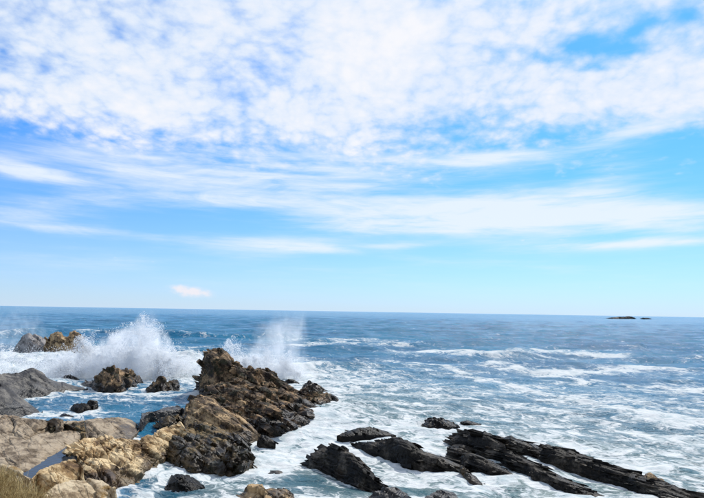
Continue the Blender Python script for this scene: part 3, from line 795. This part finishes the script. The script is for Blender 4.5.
def grass():
    rng = np.random.RandomState(3)
    vs, fs = [], []
    tries = 0
    cl = [at(*grass_spot(rng), 1.75) for _ in range(110)]
    for c0 in cl:
        for k in range(rng.randint(50, 95)):
            x = c0[0] + rng.normal(0, .16); y = c0[1] + rng.normal(0, .16)
            z0 = max(1.70, float(ground_z(np.array([x]), np.array([y]))[0])) - .05
            hgt = rng.uniform(.2, .5)
            la = rng.uniform(0, 6.28); ln = rng.uniform(.05, .28)
            w = rng.uniform(.005, .012)
            tx, ty = math.cos(la), math.sin(la)
            wx, wy = -math.sin(la + 1) * w, math.cos(la + 1) * w
            b0 = len(vs)
            for f in (0, .55, 1):
                cx, cy, cz = x + tx * ln * f * f, y + ty * ln * f * f, z0 + hgt * (f - .12 * f * f)
                ww = 1 - .9 * f
                vs += [(cx - wx * ww, cy - wy * ww, cz), (cx + wx * ww, cy + wy * ww, cz)]
            fs += [(b0, b0 + 1, b0 + 3, b0 + 2), (b0 + 2, b0 + 3, b0 + 5, b0 + 4)]
    m, n, b, pos = new_mat('dry_grass')
    put(n, mix(n, noise(n, pos, 11, 5, .65).step(.38, .62), (.20, .13, .045), (.62, .48, .22)), b.inputs['Base Color'])
    b.inputs['Roughness'].default_value = .8
    o = mesh_obj('dry_grass', vs, fs, m, origin=(-9, 13, 1.7))
    tag(o, 'straw coloured dry grass on the bank beside the pale slabs', 'grass', kind='stuff')
grass()

# ------------------------------------------------------------------ spray
def spray_mat():
    m = bpy.data.materials.new('white_spray'); m.use_nodes = True
    n = m.node_tree; n.nodes.clear()
    o = n.nodes.new('ShaderNodeOutputMaterial'); d = n.nodes.new('ShaderNodeBsdfDiffuse'); tr = n.nodes.new('ShaderNodeBsdfTranslucent'); mx = n.nodes.new('ShaderNodeMixShader')
    d.inputs[0].default_value = (.97, .975, .98, 1); tr.inputs[0].default_value = (.97, .975, .98, 1)
    mx.inputs[0].default_value = .5
    n.links.new(d.outputs[0], mx.inputs[1]); n.links.new(tr.outputs[0], mx.inputs[2]); n.links.new(mx.outputs[0], o.inputs[0])
    return m
M_SPRAY = spray_mat()
TET = np.array([(1, 1, 1), (-1, -1, 1), (-1, 1, -1), (1, -1, -1)]) / math.sqrt(3)
TF = np.array([(0, 1, 2), (0, 3, 1), (0, 2, 3), (1, 3, 2)])

def droplets(name, parent, N, prof, py_base, yr, seed, thick, smin=.014, smax=.045, vpow=1.0, clump=1.0):
    """prof: (px, py of the plume's top) ; droplets thrown up from a line on the water at row py_base"""
    rng = np.random.RandomState(seed)
    pxs = np.array([p[0] for p in prof], float); tops = np.array([p[1] for p in prof], float)
    y0 = at(pxs.mean(), py_base)[1] + yr
    n = N * 4
    u = rng.uniform(pxs[0], pxs[-1], n)
    top = np.interp(u, pxs, tops)
    v = rng.uniform(0, 1.25, n)
    yy = y0 + rng.normal(0, thick, n)
    zt = np.array([at_depth(a, b, y0)[2] for a, b in zip(pxs, tops)])
    xw = np.array([at_depth(a, b, y0)[0] for a, b in zip(pxs, tops)])
    H = np.interp(u, pxs, zt); X = np.interp(u, pxs, xw)
    Pp = np.stack([X, yy, H * v], 1)
    wv = np.stack([fbm(Pp * .8, 3, seed), fbm(Pp * .8, 3, seed + 7), fbm(Pp * .8, 3, seed + 13)], 1)
    dn = fbm((Pp + wv * .5) * np.array([1.1, 1.1, .55]), 5, seed + 20, gain=.6)
    dens = (1 - v) * 1.5 + dn * clump * .75 - .05
    edge = np.minimum((u - pxs[0]) / 8, (pxs[-1] - u) / 8)
    dens = np.minimum(dens, edge)
    keep = rng.uniform(0, 1, n) < np.clip(dens, 0, 1) ** vpow
    Pp = (Pp + wv * np.array([.5, .5, .35]))[keep][:N]
    k = len(Pp)
    s = rng.uniform(0, 1, k) ** 2.5 * (smax - smin) + smin
    q = rng.normal(size=(k, 4)); q /= np.linalg.norm(q, axis=1, keepdims=True)
    a, b, c_, d = q.T
    Rm = np.stack([np.stack([1 - 2 * (c_ * c_ + d * d), 2 * (b * c_ - a * d), 2 * (b * d + a * c_)], 1),
                   np.stack([2 * (b * c_ + a * d), 1 - 2 * (b * b + d * d), 2 * (c_ * d - a * b)], 1),
                   np.stack([2 * (b * d - a * c_), 2 * (c_ * d + a * b), 1 - 2 * (b * b + c_ * c_)], 1)], 1)
    Vt = Pp[:, None, :] + np.einsum('nij,kj->nki', Rm, TET) * s[:, None, None]
    F = (np.arange(k)[:, None, None] * 4 + TF[None]).reshape(-1, 3)
    o = mesh_obj(name, Vt.reshape(-1, 3), F, M_SPRAY, parent, origin=np.array(parent.location))
    o['kind'] = 'stuff'
    return o

def mist(parent, prof, py_base, yr, thick, dens, seed, lo=.45, fade=1.0):
    """soft volume of fine spray inside a closed lumpy shell"""
    y0 = at(prof[0][0], py_base)[1] + yr
    L = [at_depth(p[0], p[2], y0) for p in prof]      # rows: (centre px, half width px, py)
    C0 = [at_depth(p[0] - p[1], p[2], y0)[0] for p in prof]; C1 = [at_depth(p[0] + p[1], p[2], y0)[0] for p in prof]
    ns, nr = 28, 24
    zz = np.array([l[2] for l in L]); cx = (np.array(C0) + C1) / 2; hw = (np.array(C1) - C0) / 2
    o_ = np.argsort(zz); zz, cx, hw = zz[o_], cx[o_], hw[o_]
    zs = np.linspace(zz[0], zz[-1], nr)
    vs = []
    for z in zs:
        c0, w = np.interp(z, zz, cx), np.interp(z, zz, hw)
        for k in range(ns):
            a = 2 * math.pi * k / ns
            vs.append((c0 + w * math.cos(a), y0 + thick * math.sin(a) * w / hw.max(), z))
    vs = np.array(vs)
    idx = np.arange(ns * nr).reshape(nr, ns)
    f = []
    for i in range(nr - 1):
        for k in range(ns):
            f.append((idx[i, k], idx[i, (k + 1) % ns], idx[i + 1, (k + 1) % ns], idx[i + 1, k]))
    vs = np.concatenate([vs, [[cx[0], y0, zs[0]], [cx[-1], y0, zs[-1]]]])
    b0, t0 = ns * nr, ns * nr + 1
    for k in range(0, ns, 2):
        f.append((b0, idx[0, (k + 2) % ns], idx[0, k + 1], idx[0, k]))
        f.append((t0, idx[-1, k], idx[-1, k + 1], idx[-1, (k + 2) % ns]))
    m = bpy.data.materials.new('spray_mist'); m.use_nodes = True
    n = m.node_tree; n.nodes.clear()
    om = n.nodes.new('ShaderNodeOutputMaterial'); pv = n.nodes.new('ShaderNodeVolumePrincipled')
    pv.inputs['Color'].default_value = (1, 1, 1, 1)
    pv.inputs['Anisotropy'].default_value = .25
    g = n.nodes.new('ShaderNodeNewGeometry'); pos = V(n, g.outputs['Position'])
    sp = n.nodes.new('ShaderNodeSeparateXYZ'); n.links.new(pos.s, sp.inputs[0])
    X, Y, Z = (V(n, sp.outputs[i]) for i in range(3))
    H = float(zs[-1] - zs[0])
    zr = (Z - float(zs[0])) / H
    # centre line and half width as straight segments, top to bottom
    def pl(vals):
        r = None
        for i in range(len(zz) - 1):
            z0, z1 = (zz[i] - zs[0]) / H, (zz[i + 1] - zs[0]) / H
            mr = n.nodes.new('ShaderNodeMapRange'); mr.clamp = True
            n.links.new(zr.s, mr.inputs[0])
            mr.inputs[1].default_value, mr.inputs[2].default_value = z0, z1
            mr.inputs[3].default_value, mr.inputs[4].default_value = 0.0, float(vals[i + 1] - vals[i])
            e = V(n, mr.outputs[0])
            r = e + float(vals[0]) if r is None else r + e
        return r
    w = pl(hw)
    ex = (X - pl(cx)) / w
    ey = (Y - float(y0)) / (w * float(thick / hw.max()))
    tw = noise(n, vec(n, X, Y, Z * .7 + float(seed)), .45, 4, .6)
    ex = ex + (tw - .5) * 1.5
    env = (ex * ex + ey * ey).step(.0, .9, 1.0, 0.0)
    nz = noise(n, vec(n, X, Y, Z * .55 + float(seed)), .75, 5, .62, .6)
    dn = env * nz.step(lo, lo + .3) * (zr.step(.55, 1.0, 1.0, 0.0)) * dens
    n.links.new(dn.s, pv.inputs['Density'])
    n.links.new(pv.outputs[0], om.inputs['Volume'])
    ff = [tuple(int(i) for i in q) for q in f]
    o = mesh_obj('mist', vs, np.array(ff), m, parent, smooth=True, origin=np.array(parent.location))
    o['kind'] = 'stuff'
    return o

t = empty('wave_splash', at(130, 374), 'tall white burst of sea spray bursting up behind the wedge-shaped boulder', 'sea spray')
t['kind'] = 'thing'
droplets('droplets', t, 140000, [(48, 362), (66, 352), (82, 344), (98, 338), (114, 335), (130, 333), (140, 330), (145, 325), (149, 323), (154, 331), (162, 340), (170, 349), (180, 361)], 377, 0, 4, .9)
droplets('droplets', t, 24000, [(-30, 352), (0, 347), (25, 350), (50, 352), (75, 355), (100, 354)], 377, 3.0, 14, 2.2)
droplets('droplets', t, 20000, [(155, 362), (165, 356), (180, 358), (195, 355), (207, 360)], 377, 2.0, 24, 1.2)
mist(t, [(122, 62, 380), (124, 54, 362), (132, 40, 342), (146, 20, 324), (152, 8, 306)], 377, 0, 2.4, 1.5, 1, lo=.32)
t = empty('wave_splash', at(258, 376), 'low white splash with a drifting veil of mist behind the big outcrop', 'sea spray')
droplets('droplets', t, 58000, [(216, 358), (223, 347), (232, 343), (242, 346), (252, 350), (262, 352), (272, 349), (284, 352), (294, 359), (306, 373)], 380, 2.5, 34, .8)
mist(t, [(262, 56, 382), (268, 46, 362), (278, 34, 342), (286, 30, 324), (292, 18, 304)], 380, 2.5, 3.0, .50, 5, lo=.34)
t = empty('wave_splash', at(12, 344), 'thin veil of mist rising behind the pale grey sea rock', 'sea spray')
mist(t, [(8, 55, 350), (14, 46, 335), (18, 34, 320), (24, 20, 308), (26, 10, 300)], 348, 0, 5.0, .14, 9, lo=.38)
